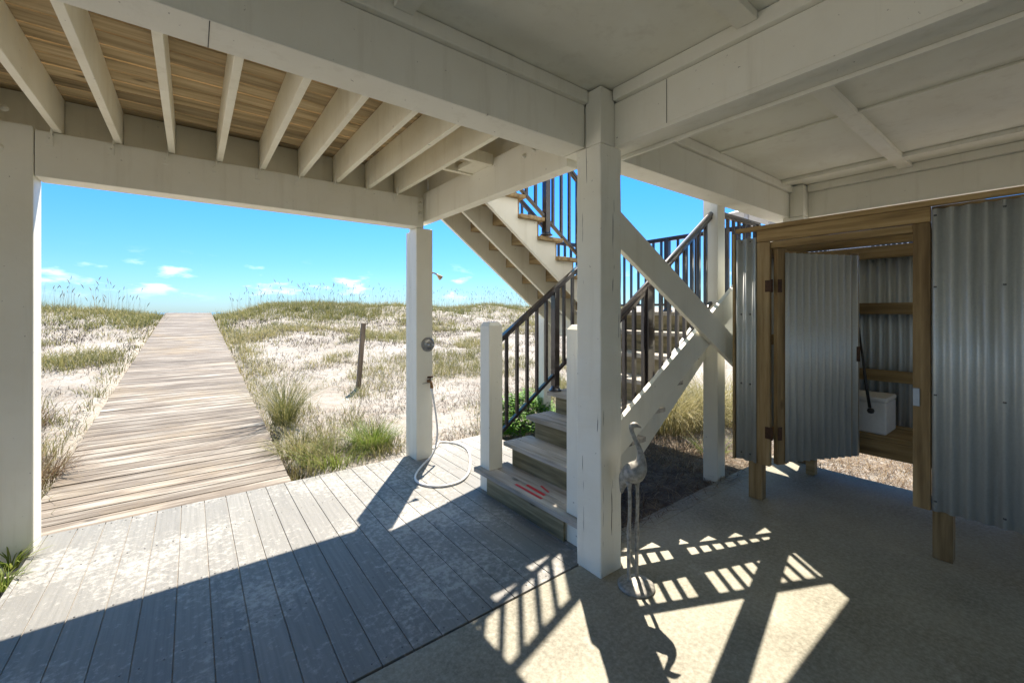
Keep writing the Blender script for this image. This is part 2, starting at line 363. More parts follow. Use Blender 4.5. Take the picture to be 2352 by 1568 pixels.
# composite deck
m_ = MB(); pitch = 0.1415
k0 = int(math.floor((-0.80+0.064)/pitch)); k1 = 21
for k in range(k0, k1):
    x0 = -0.064+pitch*k+0.002; x1 = -0.064+pitch*(k+1)-0.002
    x0 = max(x0, -0.80)
    if x1-x0 < 0.02: continue
    ye = 4.145 if x0 < 1.95 else 4.31
    m_.box(x0, x1, 1.752 if x0 < 1.95 else 2.95, ye, -0.03, 0.0+U(-0.0008, 0.0008), R())
m_.box(-0.80, 2.0, 1.76, 4.13, -0.12, -0.034, 0.1); m_.box(2.0, 2.86, 2.96, 4.29, -0.12, -0.034, 0.1)
js = MB(); js.box(-0.79, 1.99, 1.765, 4.12, -0.03, -0.006)
deck = tag(m_.build('deck', M['deck'], bevel=0.002), kind='structure')
js.build('joint_sand', M['sand'], deck)
m_ = MB()
for k in range(k0, k1):
    for yy in (1.79, 2.36, 2.95, 3.54, 4.10):
        for dx in (0.03, 0.11):
            x = -0.064+pitch*k+dx
            if x > -0.79 and not (x > 1.96 and yy < 3) and not (1.9 < x < 2.1 and yy > 3.9): m_.lathe([(0.004, 0), (0.004, 0.0015), (0.001, 0.0016)], (x+U(-.004, .004), yy+U(-.008, .008), 0.0008), seg=8)
m_.build('screw_head', M['screw'], deck)
# boardwalk
m_ = MB(); sl = 0.075; y = 4.152; bp = 0.146
while y < 23.6:
    z = sl*(y-4.15); x0 = -0.925+U(-.006, .006); x1 = 0.705+U(-.006, .006); sk = U(-.004, .004)
    a = (x0, y+0.07+sk, z-0.019+U(-.002, .002)); b = (x1, y+0.07-sk, z-0.019+U(-.002, .002))
    m_.bar(a, b, 0.146-U(0.006, 0.016), 0.038, R(), up=(0, -sl, 1)); y += bp
walk = tag(m_.build('boardwalk', M['walk'], bevel=0.004), kind='structure')
m_ = MB()
for x in (-0.88, -0.1, 0.66): m_.bar((x, 4.17, -0.13), (x, 23.6, -0.13+sl*19.43), 0.04, 0.17, 0.4)
m_.build('stringer', M['stake'], walk)

# ---------------------------------------------------------------- raised house: posts, beams, joists, ceiling
H = thing('beach_house', (1.92, 1.67, 0), 'raised white timber house seen from underneath, with painted posts, beams, joists and panelled ceiling', 'house')
W = M['white']
def post(x0, x1, y0, y1, z0, z1, bev=0.008): return solid('post', W, H, x0, x1, y0, y1, z0, z1, bev)
cp = MB(); nz_ = 60; rings = []
for i in range(nz_+1):
    z = -0.02+2.475*i/nz_
    for (x, y, k) in ((1.831, 1.578, 0), (2.012, 1.578, 1), (2.012, 1.765, 2), (1.831, 1.765, 3)):
        j1 = 0.0045*noise.noise(Vector((k*7.1, z*6, 0)))+0.004*max(0, noise.noise(Vector((k*3.3, z*17, 5)))-0.15); j2 = 0.0045*noise.noise(Vector((k*2.1, z*6, 9)))
        rings.append((x+(j1 if k in (0, 3) else -j1), y+(j2 if k < 2 else -j2), z))
cp._add(rings, [(0, 3, 2, 1), tuple(4*nz_+q for q in (0, 1, 2, 3))]+[(4*i+k, 4*i+(k+1) % 4, 4*i+4+(k+1) % 4, 4*i+4+k) for i in range(nz_) for k in range(4)], 0.5); cpo = cp.build('post', M['worn'], H, 0.007, 'thick square centre post with cracked and worn edges')
MB().box(1.834, 1.955, 1.581, 1.695, 2.457, 2.775).build('post_cap', M['trim'], H, 0.004)
post(-0.975, -0.79, 3.91, 4.09, -0.1, 2.665)
post(1.804, 1.985, 3.962, 4.142, -0.1, 2.35); solid('post', W, H, 1.804, 1.885, 3.964, 4.142, 2.353, 2.66, 0.003)
solid('post_board', W, H, 1.806, 1.98, 4.146, 4.225, -0.1, 2.33, 0.004)
post(4.86, 5.04, 1.574, 1.76, -0.05, 2.46); solid('post_cap', M['trim'], H, 4.863, 4.997, 1.577, 1.697, 2.463, 2.775)
post(4.86, 5.04, -3.2, -3.02, -0.05, 2.46); post(1.831, 2.012, -3.2, -3.02, -0.05, 2.46); post(-0.975, -0.79, -3.2, -3.02, -0.05, 2.46)
def beam(x0, x1, y0, y1, z0, z1, mat=None): return solid('beam', mat or M['white'], H, x0, x1, y0, y1, z0, z1, 0.004)
beam(-8, 1.829, 1.70, 1.885, 2.458, 2.708); beam(1.84, 1.955, 1.70, 1.885, 2.459, 2.706)
solid('rim_board', M['white'], H, -8, 5.19, 1.746, 1.884, 2.712, 2.958, 0)
solid('rim_board', M['white'], H, 5.04, 5.185, -8, 1.74, 2.713, 2.783, 0)
beam(2.17, 5.0, 1.70, 1.885, 2.458, 2.708)
beam(1.957, 2.167, -8, 1.90, 2.478, 2.71); solid('beam_trim', M['trim'], H, 1.953, 2.004, -8, 1.575, 2.456, 2.4765, 0.002); solid('beam_trim', M['trim'], H, 2.148, 2.170, -8, 1.698, 2.456, 2.4765, 0.002); beam(5.0, 5.19, -8, 1.89, 2.46, 2.71)
beam(-0.785, 1.80, 3.912, 4.09, 2.352, 2.645); beam(-4, -0.98, 3.912, 4.09, 2.352, 2.645)
beam(1.888, 1.984, 1.905, 4.142, 2.42, 2.71)
MB().box(1.9555, 1.9568, 1.2445, 1.2475, 2.47, 2.705).build('beam_joint', M['black'], H)
MB().box(0.045, 0.048, 1.705, 1.88, 2.4568, 2.4578).build('beam_joint', M['black'], H)
# trim strips where the beams meet the ceiling
for a in ((-8, 1.829, 1.672, 1.74, 2.71, 2.782), (2.17, 5.0, 1.672, 1.74, 2.71, 2.782), (1.925, 1.99, -8, 1.57, 2.712, 2.782), (2.13, 2.20, -8, 1.67, 2.712, 2.782), (4.95, 5.03, -8, 1.57, 2.712, 2.782)):
    solid('ceiling_trim', M['trim'], H, *a, 0.004)
# ledges beneath the beams
# ceiling
MB().box(-8, 5.19, -8, 1.74, 2.785, 2.95).build('ceiling', M['ceil'], H)
for a in ((0.66, 0.745, -8, 1.67), (-1.35, -1.26, -8, 1.67), (4.58, 4.70, -8, 1.67)):
    solid('ceiling_batten', M['trim'], H, a[0], a[1], a[2], a[3], 2.752, 2.784, 0.003)
solid('ceiling_batten', M['trim'], H, 3.365, 3.40, -8, 1.67, 2.770, 2.784, 0.003)
for y0 in (0.79, -1.63): 
    solid('ceiling_batten', M['trim'], H, -8, 1.92, y0, y0+0.088, 2.748, 2.7845, 0.003)
    solid('ceiling_batten', M['trim'], H, 2.205, 4.945, y0, y0+0.088, 2.748, 2.7845, 0.003)
# upper deck: joists, rim, boards
jx = [-0.97+0.285*k for k in range(-4, 10)]
for x in jx: solid('joist', M['joist'], H, x-0.019, x+0.019, 1.89, 3.985, 2.65, 2.888, 0.003)
solid('rim_joist', W, H, -4, 2.03, 4.03, 4.07, 2.648, 2.889, 0.003)
for i in range(len(jx)-1): solid('blocking', W, H, jx[i]+0.021, jx[i+1]-0.021, 3.99, 4.027, 2.65, 2.887, 0)
solid('blocking', W, H, jx[-1]+0.021, 1.94, 3.99, 4.027, 2.65, 2.887, 0)
solid('rim_joist', W, H, 1.945, 1.983, 1.91, 3.985, 2.713, 2.889, 0.003)
for yy in (2.72, 3.02): solid('blocking', M['joist'], H, jx[-1]+0.02, 1.886, yy, yy+0.04, 2.652, 2.74, 0.002)
solid('blocking', M['joist'], H, jx[-1]+0.14, 1.886, 2.765, 3.015, 2.660, 2.70, 0.002)
for x in jx[4:]:
    b = MB()
    b.box(x-0.052, x-0.0205, 3.902, 3.911, 2.56, 2.64); b.box(x-0.0235, x-0.0205, 3.86, 3.911, 2.62, 2.70)
    b.lathe([(0.006, 0), (0.006, 0.006)], (x-0.038, 3.90, 2.60), (0, -1, 0), 8)
    b.build('joist_clip', M['trim'], H)
m_ = MB(); y = 1.89
while y < 4.2:
    m_.box(-4.2, 2.05, y+0.005, y+0.136-U(0, .004), 2.892, 2.93, R()); y += 0.143
m_.build('upper_decking', M['under'], H)
# upper deck edge and the house wall above (only seen from beside)
solid('outer_fascia', W, H, -4.2, 2.05, 4.10, 4.135, 2.655, 2.93, 0.003)
solid('wall', M['siding'], H, -8, 5.19, -8, 1.70, 2.96, 5.6, 0)
solid('added_shade_wall', M['siding'], H, -8, 0.4, -6.6, -6.45, 0, 2.784, 0)  # unseen half wall added behind the camera to hold back light from there
# bolts
def bolt(p, ax, par):
    b = MB(); b.lathe([(0.020, 0), (0.020, 0.003)], p, ax, 16); q = Vector(p)+Vector(ax)*0.003
    b.lathe([(0.011, 0), (0.011, 0.010), (0.006, 0.011), (0.006, 0.02)], q, ax, 6); b.build('bolt', M['trim'], par)
for p in ((1.845, 3.963, 2.60), (1.845, 3.963, 2.50), (-0.93, 3.909, 2.50), (-0.91, 3.911, 2.74), (1.887, 2.33, 2.61), (1.887, 2.22, 2.62)):
    if p[0] > 1.88: bolt(p, (-1, 0, 0), H)
    else: bolt(p, (0, -1, 0), H)
# cross braces
def ztopA(x): return 2.127-0.561*(x-2.217)
def ztopB(x): return 0.80+0.594*(x-2.29)
MB().prism([(2.014, ztopA(2.014)), (2.014, ztopA(2.014)-0.24), (4.858, ztopA(4.858)-0.24), (4.858, ztopA(4.858))], 1.72, 1.758).build('cross_brace', W, H, 0.003)
MB().prism([(2.014, ztopB(2.014)), (2.014, ztopB(2.014)-0.238), (4.858, ztopB(4.858)-0.238), (4.858, ztopB(4.858))], 1.775, 1.813).build('cross_brace', W, H, 0.003)

# ---------------------------------------------------------------- staircase
ST = thing('staircase', (1.9, 2.4, 0), 'switchback timber staircase with grey treads, white stringers and black metal railings', 'staircase')
RUN, RISE = 0.255, 0.1875
def X_(i): return 1.90+RUN*(i-1)
for i in range(1, 8):
    z = RISE*i; ya, yb = (1.80, 3.03) if i == 1 else (1.90, 2.955)
    if i == 1: ya = 1.79
    b = MB()
    if i == 1:
        b.box(X_(i), X_(i)+0.135, ya, yb, z-0.036, z, R()); b.box(X_(i)+0.139, X_(i)+0.304, ya+.06, yb-0.07, z-0.036, z, R())
    else:
        b.box(X_(i), X_(i)+0.139, ya, yb, z-0.036, z, R()); b.box(X_(i)+0.143, X_(i)+0.304, ya, yb, z-0.036, z, R())
    t = b.build('tread', M['tread'], ST, 0.004)
    if i == 1:
        # red tape on the first step, as parts of the tread
        for (xa, ya_, xb, yb_, wd) in ((X_(1)+0.062, 2.53, X_(1)+0.055, 2.22, 0.022), (X_(1)+0.122, 2.47, X_(1)+0.108, 2.25, 0.024), (X_(1)+0.195, 2.39, X_(1)+0.165, 2.27, 0.016)):
            MB().bar((xa, ya_, z+0.0015), (xb, yb_, z+0.0015), wd, 0.001).build('tape_strip', M['red'], t)
for i in range(1, 9):
    x = X_(i)+0.03; y0, y1 = (1.98, 2.876) if i == 1 else (1.97, 2.865)
    solid('riser', M['riser'], ST, x, x+0.02, y0, y1, RISE*(i-1)+0.001, RISE*i-0.037, 0.001, tint=R())
def lower_stringer(y0, y1):
    top = []
    for i in range(1, 9):
        x = X_(i)+0.0505
        top += [(x, RISE*(i-1)-0.037 if i > 1 else 0.002), (x, RISE*i-0.037)]
    top.append((X_(8)+0.13, RISE*8-0.037))
    bot = [(X_(8)+0.13, RISE*8-0.37), (X_(1)+0.35, 0.002)]
    MB().prism(top+bot, y0, y1).build('stringer', W, ST, 0.002)
lower_stringer(1.985, 2.023); lower_stringer(2.40, 2.438); lower_stringer(2.80, 2.838)
# upper flight
for k, xc in enumerate((3.47, 3.225, 2.98, 2.735, 2.49, 2.245, 2.0)):
    z = 1.70+0.1825*k; b = MB()
    b.box(xc+0.143, xc+0.283, 3.10, 4.07, z-0.038, z, R()); b.box(xc-0.020, xc+0.14, 3.10, 4.07, z-0.038, z, R())
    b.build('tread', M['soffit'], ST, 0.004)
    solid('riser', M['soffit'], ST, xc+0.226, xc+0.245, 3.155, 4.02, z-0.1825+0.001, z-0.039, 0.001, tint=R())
def upper_stringer(y0, y1):
    p = []
    p.append((3.715, 1.515))
    p.append((3.694, 1.515))
    for k, xc in enumerate((3.47, 3.225, 2.98, 2.735, 2.49, 2.245, 2.0)):
        z = 1.70+0.1825*k-0.039
        p += [(xc+0.2245, z), (xc-0.0205, z)]
    # last notch meets the deck rim
    p = [q for q in p if q[0] >= 1.99]
    p += [(1.99, 1.70+0.1825*6-0.039), (1.99, 1.828-0.735*(1.99-3.008)), (3.50, 1.828-0.735*(3.50-3.008)), (3.715, 1.30)]
    q = []
    for a in p:
        if not q or (abs(a[0]-q[-1][0])+abs(a[1]-q[-1][1])) > 1e-3: q.append(a)
    MB().prism(q, y0, y1).build('stringer', W, ST, 0.002)
for y0 in (3.15, 3.57, 4.00): upper_stringer(y0, y0+0.038)
# landing
m_ = MB(); y = 1.99
while y < 4.1:
    m_.box(X_(8), 4.80, y, min(y+0.138, 4.12), 1.462, 1.5, R()); y += 0.144
m_.build('landing_deck', M['tread'], ST, 0.003)
for a in ((3.735, 3.752, 2.03, 4.05, 1.2, 1.459), (4.74, 4.778, 2.03, 4.05, 1.2, 1.459), (3.90, 4.778, 1.99, 2.028, 1.2, 1.459), (3.73, 4.778, 4.055, 4.093, 1.18, 1.459)):
    solid('rim_board', W, ST, *a, 0.003)
for x in (4.05, 4.40): solid('landing_joist', W, ST, x, x+0.038, 2.03, 4.05, 1.2, 1.459, 0)
solid('support_post', W, ST, 3.755, 3.893, 1.882, 2.018, -0.1, 2.72, 0.006)
solid('support_post', W, ST, 3.60, 3.725, 4.05, 4.19, -0.15, 1.459, 0.005)
solid('support_post', W, ST, 4.64, 4.735, 4.10, 4.2, -0.15, 1.459, 0.005)
solid('support_post', W, ST, 4.79, 4.90, 1.99, 2.10, -0.15, 1.459, 0.005)
def newel(x0, x1, y0, y1, z0, z1):
    b = MB(); b.box(x0, x1, y0, y1, z0, z1-0.03)
    o = len(b.v); c = 0.022
    v = [(x0,y0,z1-0.03),(x1,y0,z1-0.03),(x1,y1,z1-0.03),(x0,y1,z1-0.03),(x0+c,y0+c,z1),(x1-c,y0+c,z1),(x1-c,y1-c,z1),(x0+c,y1-c,z1)]
    b._add(v, [(4,5,6,7),(0,1,5,4),(1,2,6,5),(2,3,7,6),(3,0,4,7)], 0.5)
    return b.build('newel_post', W, ST, 0.003)
newel(1.957, 2.092, 2.880, 3.016, 0.0, 1.415); newel(1.957, 2.092, 1.842, 1.978, 0.0, 1.415)
I = M['iron']
def railing(a, b, h_top, h_bot, iron_posts=(), round_top=False, sp=0.115, lab=None, post_drop=0.0):
    """a, b: floor-line end points; rails h_top / h_bot above it"""
    a = Vector(a); b = Vector(b); d = b-a; hl = math.hypot(d.x, d.y); up = Vector((0, 0, 1))
    r = bpy.data.objects.new('railing', None); C.objects.link(r); r.parent = ST; r.location = a-ST.location
    if lab: r['label'] = lab
    t = MB()
    if round_top:
        t.sweep([a+up*h_top, b+up*h_top], 0.024, 14); t.bar(a+up*(h_top-0.033), b+up*(h_top-0.033), 0.03, 0.022)
    else:
        t.bar(a+up*h_top, b+up*h_top, 0.052, 0.028); t.bar(a+up*(h_top-0.024), b+up*(h_top-0.024), 0.034, 0.022)
    t.build('handrail', M['rail'] if round_top else I, r, 0.004 if not round_top else 0)
    MB().bar(a+up*h_bot, b+up*h_bot, 0.032, 0.028).build('bottom_rail', I, r, 0.003)
    n_ = int(hl/sp)
    for k in range(1, n_+1):
        f = (k*sp-sp*0.35)/hl
        if f >= 0.99: break
        p = a+d*f
        if any(abs((p-q).xy.length) < 0.035 for q in [a+d*ip for ip in iron_posts]): continue
        MB().box(p.x-0.0125, p.x+0.0125, p.y-0.0125, p.y+0.0125, p.z+h_bot, p.z+h_top-0.02).build('baluster', I, r)
    for ip in iron_posts:
        p = a+d*ip; z0 = p.z+0.0-post_drop
        q = MB(); q.box(p.x-0.030, p.x+0.030, p.y-0.030, p.y+0.030, z0, p.z+h_top-0.01)
        q.lathe([(0.062, 0), (0.062, 0.012), (0.05, 0.016), (0.038, 0.04), (0.036, 0.05)], (p.x, p.y, z0+0.002), seg=24); q.build('rail_post', I, r, 0.003)
    return r
# lower flight; floor line = nosing line
sl_ = 0.706
def nl(x, y, z): return (x, y, z)
railing((2.094, 2.925, 1.265-0.85), (3.70, 2.925, 1.265-0.85+sl_*1.606), 0.85, 0.045, (0.405,), lab='sloping railing on the beach side of the lower flight', post_drop=0.125)
railing((2.094, 1.945, 1.215-0.85), (3.755, 1.945, 1.215-0.85+sl_*1.661), 0.85, 0.045, (0.42,), True, lab='sloping railing with round handrail on the house side of the lower flight', post_drop=0.108)
# landing guards
railing((3.895, 1.95, 1.5), (4.75, 1.95, 1.5), 0.92, 0.09, (0.96,))
railing((4.75, 1.99, 1.5), (4.75, 4.04, 1.5), 0.92, 0.09, (0.5,))
railing((4.75, 4.06, 1.5), (3.68, 4.06, 1.5), 0.92, 0.09, (0.02, 0.97))
railing((3.68, 3.04, 1.5), (3.68, 2.96, 1.5), 0.92, 0.09, (0.5,))
# upper flight
railing((3.66, 3.12, 1.65), (2.02, 3.12, 1.65+0.72*1.64), 0.95, 0.16, (0.52,), lab='sloping railing on the house side of the upper flight', post_drop=0.01)
railing((3.66, 4.05, 1.60), (2.02, 4.05, 1.60+0.735*1.64), 0.95, 0.13, (0.52,), lab='sloping railing on the beach side of the upper flight', post_drop=0.01)

# ---------------------------------------------------------------- corrugated shower shed
SH = thing('shower_shed', (3.6, 1.0, 0), 'pine framed changing stall clad in corrugated metal sheet with its door ajar', 'shed')
def corr(p0, p1, z0, z1, amp=0.0145, pit=0.068, seg=12, nrm=None):
    p0 = Vector(p0); p1 = Vector(p1); d = p1-p0; ln = d.length; d.normalize(); nr = Vector((d.y, -d.x)) if nrm is None else Vector(nrm)
    n_ = int(ln/pit*seg); b = MB(); v = []
    for i in range(n_+1):
        s_ = ln*i/n_; q = p0+d*s_+nr*amp*math.sin(2*math.pi*s_/pit)
        v += [(q.x, q.y, z0), (q.x, q.y, z1)]
    b._add(v, [(2*i, 2*i+2, 2*i+3, 2*i+1) for i in range(n_)], 0.5, True); return b
Z_ = M['zinc']
def sheet(p0, p1, z0, z1, par=SH, name='metal_sheet'):
    o = corr(p0, p1, z0, z1).build(name, Z_, par); md = o.modifiers.new('solid', 'SOLIDIFY'); md.thickness = 0.0015; return o
sheet((3.575, 1.640), (3.575, 1.478), 0.30, 2.09)
sheet((3.572, 0.485), (3.572, -1.9), 0.30, 2.12)
sheet((3.60, 1.665), (4.93, 1.665), 0.30, 2.09)
sheet((4.965, 1.64), (4.965, -1.9), 0.24, 2.09)
MB().box(3.562, 3.60, -1.9, 1.64, 2.142, 2.178, 0.8).build('top_board', M['piney'], SH, 0.003)
MB().box(3.590, 3.611, -1.9, 0.487, 2.05, 2.14, 0.5).build('header', M['piney'], SH, 0.003)
MB().box(3.562, 3.60, 0.489, 1.475, 2.048, 2.139, 0.8).build('header', M['piney'], SH, 0.003)
MB().box(3.58, 3.66, 0.57, 1.47, 1.995, 2.045, 0.3).build('door_head', M['piney'], SH, 0.003)
MB().box(3.560, 3.60, 1.643, 1.661, 0.29, 2.14, 0.6).build('corner_board', M['pine'], SH, 0.002)
solid('post', M['pine'], SH, 3.60, 3.69, 1.456, 1.552, 0.0, 2.045, 0.004, tint=0.9)
solid('post', M['pine'], SH, 3.60, 3.69, 0.398, 0.486, 0.0, 2.045, 0.004, tint=0.6)
solid('post', M['pine'], SH, 4.86, 4.95, 1.54, 1.63, -0.1, 2.09, 0.004, tint=0.4)
solid('post', M['pine'], SH, 3.60, 3.69, -1.9, -1.81, 0.0, 2.09, 0.004, tint=0.4)
solid('post', M['pine'], SH, 4.86, 4.95, -0.6, -0.51, -0.1, 2.09, 0.004, tint=0.4)
solid('jamb', M['pine'], SH, 3.562, 3.60, 1.38, 1.474, 0.30, 2.045, 0.003, tint=0.8)
solid('jamb', M['pine'], SH, 3.562, 3.60, 0.489, 0.568, 0.295, 2.045, 0.003, tint=0.7)
for z, h in ((0.30, 0.20), (0.88, 0.10), (1.48, 0.10), (1.98, 0.11)):
    solid('rail', M['piney'], SH, 4.90, 4.94, -1.8, 1.53, z, z+h, 0.003, tint=R()*0.6)
for z in (0.34, 1.2, 2.0): solid('rail', M['piney'], SH, 3.70, 4.85, 1.61, 1.65, z, z+0.09, 0.003, tint=R()*0.6)
for z in (1.2, 0.34): solid('rail', M['piney'], SH, 3.605, 3.64, -1.8, 0.396, z, z+0.09, 0.003)
b = MB(); b.box(4.52, 4.895, 0.10, 1.5, 0.44, 0.478, 0.3); b.box(4.52, 4.55, 0.10, 1.5, 0.30, 0.438, 0.2); b.box(4.53, 4.60, 0.12, 0.19, 0.0, 0.30, .2); b.box(4.53, 4.60, 1.38, 1.45, 0.0, 0.30, .2)
b.build('bench', M['piney'], SH, 0.003)
solid('cross_member', M['piney'], SH, 4.2, 4.27, -1.8, 1.6, 2.02, 2.09, 0.003, tint=0.3)
for y in (1.6235, 1.556, 1.489):
    pass
def screws(pts, par, ax=(-1, 0, 0)):
    for p in pts: MB().lathe([(0.0075, 0), (0.0075, 0.002), (0.0045, 0.003), (0.0045, 0.006)], p, ax, 10).build('screw', M['screw'], par)
screws([(3.563, y, z) for y in (1.591, 1.523) for z in (0.36, 0.92, 1.48, 2.06)], SH)
screws([(3.561, 0.485-0.017-0.068*k, z) for k in (0, 4, 8) for z in (0.36, 1.0, 1.65, 2.08)], SH)
MB().box(3.553, 3.561, 0.535, 0.566, 0.92, 1.03).build('latch_plate', M['latch'], SH, 0.001)
# door: hinge at (3.60,1.335), swings inward
DR = bpy.data.objects.new('door', None); C.objects.link(DR); DR.parent = SH; hx, hy = 3.598, 1.352; DR.location = (hx-3.6, hy-1.0, 0); DR['label'] = 'corrugated metal door standing ajar'
dx, dy = 4.345-hx, 1.015-hy; dl = math.hypot(dx, dy); ux, uy = dx/dl, dy/dl; nx_, ny_ = -uy*-1, 0
nv = Vector((uy, -ux, 0)); 
if nv.x > 0: nv = -nv   # toward the camera
def dpt(s_, off, z): return Vector((hx+ux*s_+nv.x*off, hy+uy*s_+nv.y*off, z))
def dbox(s0, s1, o0, o1, z0, z1, name, mat, tint=0.5, bev=0.002):
    v = [dpt(s0,o0,z0), dpt(s1,o0,z0), dpt(s1,o1,z0), dpt(s0,o1,z0), dpt(s0,o0,z1), dpt(s1,o0,z1), dpt(s1,o1,z1), dpt(s0,o1,z1)]
    b = MB(); b._add(v, [(0,3,2,1),(4,5,6,7),(0,1,5,4),(1,2,6,5),(2,3,7,6),(3,0,4,7)], tint); return b.build(name, mat, DR, bev)
dbox(0.0, 0.09, -0.02, 0.018, 0.32, 1.985, 'stile', M['pine'], 0.7); dbox(0.71, 0.80, -0.02, 0.016, 0.33, 1.975, 'stile', M['pine'], 0.5)
for z in (0.36, 1.1, 1.88): dbox(0.092, 0.708, -0.018, 0.012, z, z+0.09, 'rail', M['piney'], 0.4)
o = corr((dpt(0.062, 0.026, 0).x, dpt(0.062, 0.026, 0).y), (dpt(0.80, 0.026, 0).x, dpt(0.80, 0.026, 0).y), 0.335, 1.955, 0.011).build('metal_sheet', Z_, DR)
md = o.modifiers.new('solid', 'SOLIDIFY'); md.thickness = 0.0015
dbox(0.75, 0.78, 0.034, 0.042, 1.10, 1.22, 'handle', M['hinge'])
for z in (0.56, 1.70):
    b = MB(); b.box(3.557, 3.562, 1.372, 1.412, z-0.045, z+0.045); b.lathe([(0.009, -0.05), (0.009, 0.05)], (3.556, 1.364, z), (0, 0, 1), 10)
    q0, q1 = dpt(0.004, 0.02, z-0.05), dpt(0.036, 0.024, z+0.05)
    v = [dpt(0.0,0.019,z-0.05), dpt(0.036,0.019,z-0.05), dpt(0.036,0.025,z-0.05), dpt(0.0,0.025,z-0.05), dpt(0.0,0.019,z+0.05), dpt(0.036,0.019,z+0.05), dpt(0.036,0.025,z+0.05), dpt(0.0,0.025,z+0.05)]
    b._add(v, [(0,3,2,1),(4,5,6,7),(0,1,5,4),(1,2,6,5),(2,3,7,6),(3,0,4,7)], 0.5)
    b.build('hinge', M['hinge'], DR)
# white box on the bench and the black rod above it
BX = thing('foam_box', (4.72, 1.04, 0.478), 'white lidded box sitting on the bench inside the corrugated stall', 'box')
b = MB(); b.box(4.555, 4.885, 0.885, 1.20, 0.4785, 0.745); b.build('box_body', M['foam'], BX, 0.012)
b = MB(); b.box(4.551, 4.888, 0.881, 1.204, 0.746, 0.785); b.build('lid', M['foam'], BX, 0.012)
RD = thing('shower_wand', (4.40, 0.90, 0.66), 'thin black rod with a ball end hanging in front of the white box', 'shower wand')
MB().sweep([(4.50, 1.06, 1.42), (4.43, 1.01, 1.12), (4.40, 0.985, 0.93), (4.40, 0.958, 0.72)], [0.008, 0.009, 0.011, 0.012], 8).build('rod', M['black'], RD)
MB().lathe([(0.0, -0.024), (0.018, -0.018), (0.025, 0), (0.018, 0.018), (0.0, 0.024)], (4.40, 0.952, 0.695), (0, 0, 1), 14).build('knob', M['black'], RD)

# ---------------------------------------------------------------- outdoor shower on the beach-side post
v_ = thing('outdoor_shower', (1.925, 3.96, 1.16), 'outdoor shower on the white post with round tarnished valve plate and small tan head', 'shower')
MB().sweep([(1.986, 4.06, 1.915), (2.02, 4.06, 1.918), (2.06, 4.055, 1.908), (2.085, 4.05, 1.893)], 0.008, 10).build('shower_pipe', M['chrome'], v_)
MB().lathe([(0.010, -0.01), (0.012, 0.01), (0.022, 0.03), (0.028, 0.05), (0.026, 0.056)], (2.083, 4.05, 1.893), (0.78, -0.1, -0.62), 16).build('nozzle', plain('tan_nozzle', (0.5, 0.36, 0.22), 0.4), v_)
MB().lathe([(0.072, 0), (0.074, 0.006), (0.066, 0.014), (0.060, 0.010), (0.045, 0.016), (0.03, 0.022)], (1.928, 3.961, 1.165), (0, -1, 0), 32).build('valve_plate', M['chrome'], v_)
b = MB(); b.lathe([(0.024, 0.0), (0.024, 0.02), (0.016, 0.03), (0.016, 0.04)], (1.928, 3.939, 1.165), (0, -1, 0), 20); b.bar((1.915, 3.915, 1.168), (1.975, 3.905, 1.15), 0.016, 0.022); b.build('valve_handle', M['chrome'], v_, 0.003)
f_ = thing('faucet', (1.93, 3.95, 0.78), 'corroded brass hose tap on the white post below the round valve', 'tap')
b = MB(); b.sweep([(1.935, 3.961, 0.79), (1.935, 3.92, 0.79), (1.938, 3.90, 0.775), (1.94, 3.893, 0.745)], [0.018, 0.014, 0.013, 0.015], 10); b.lathe([(0.017, 0), (0.017, 0.02)], (1.94, 3.893, 0.725), (0, 0, 1), 10); b.build('spout', M['brass'], f_)
b = MB(); b.sweep([(1.935, 3.925, 0.79), (1.935, 3.915, 0.83)], [0.007, 0.006], 8); b.sweep([(1.905, 3.918, 0.834), (1.965, 3.908, 0.838)], [0.010, 0.009], 8); b.build('tap_handle', M['hinge'], f_)
MB().bar((1.87, 3.9605, 0.768), (1.98, 3.9605, 0.775), 0.002, 0.004, up=(0,0,1)).build('wire_tie', M['screw'], f_)
# hose
def gp(u, v, z=0.0):
    a = (u-1176)/965; t = (1.5-z)*965/(v-716); th = math.radians(37.3)
    return (t*(math.sin(th)+a*math.cos(th)), t*(math.cos(th)-a*math.sin(th)), z)
def catmull(P, k=8):
    P = [Vector(p) for p in P]; out = []
    for i in range(len(P)-1):
        a, b, c, d = P[max(i-1, 0)], P[i], P[i+1], P[min(i+2, len(P)-1)]
        for j in range(k):
            t = j/k; out.append(0.5*((2*b)+(c-a)*t+(2*a-5*b+4*c-d)*t*t+(3*b-a-3*c+d)*t**3))
    out.append(P[-1]); return out
hz = 0.012
hp = [(1.94, 3.893, 0.722), (1.945, 3.88, 0.66), (1.975, 3.87, 0.45), (1.975, 3.84, 0.25), (1.90, 3.78, 0.10)]
for (u, v) in ((975, 1063), (957, 1085), (955, 1102), (975, 1113), (1012, 1116), (1050, 1108), (1072, 1092), (1080, 1070), (1078, 1042), (1068, 1027), (1045, 1017), (1010, 1015)): hp.append(gp(u, v, hz))
hp += [(2.12, 4.17, hz), (2.02, 4.27, hz)]
hs = MB().sweep(catmull(hp), 0.0095, 10); hs.lathe([(0.014, -0.03), (0.016, -0.02), (0.016, 0.0), (0.012, 0.004)], (1.941, 3.892, 0.722), seg=12)
tag(hs.build('garden_hose', M['hose']), 'white garden hose hanging from the tap and looped on the grey deck', 'hose')

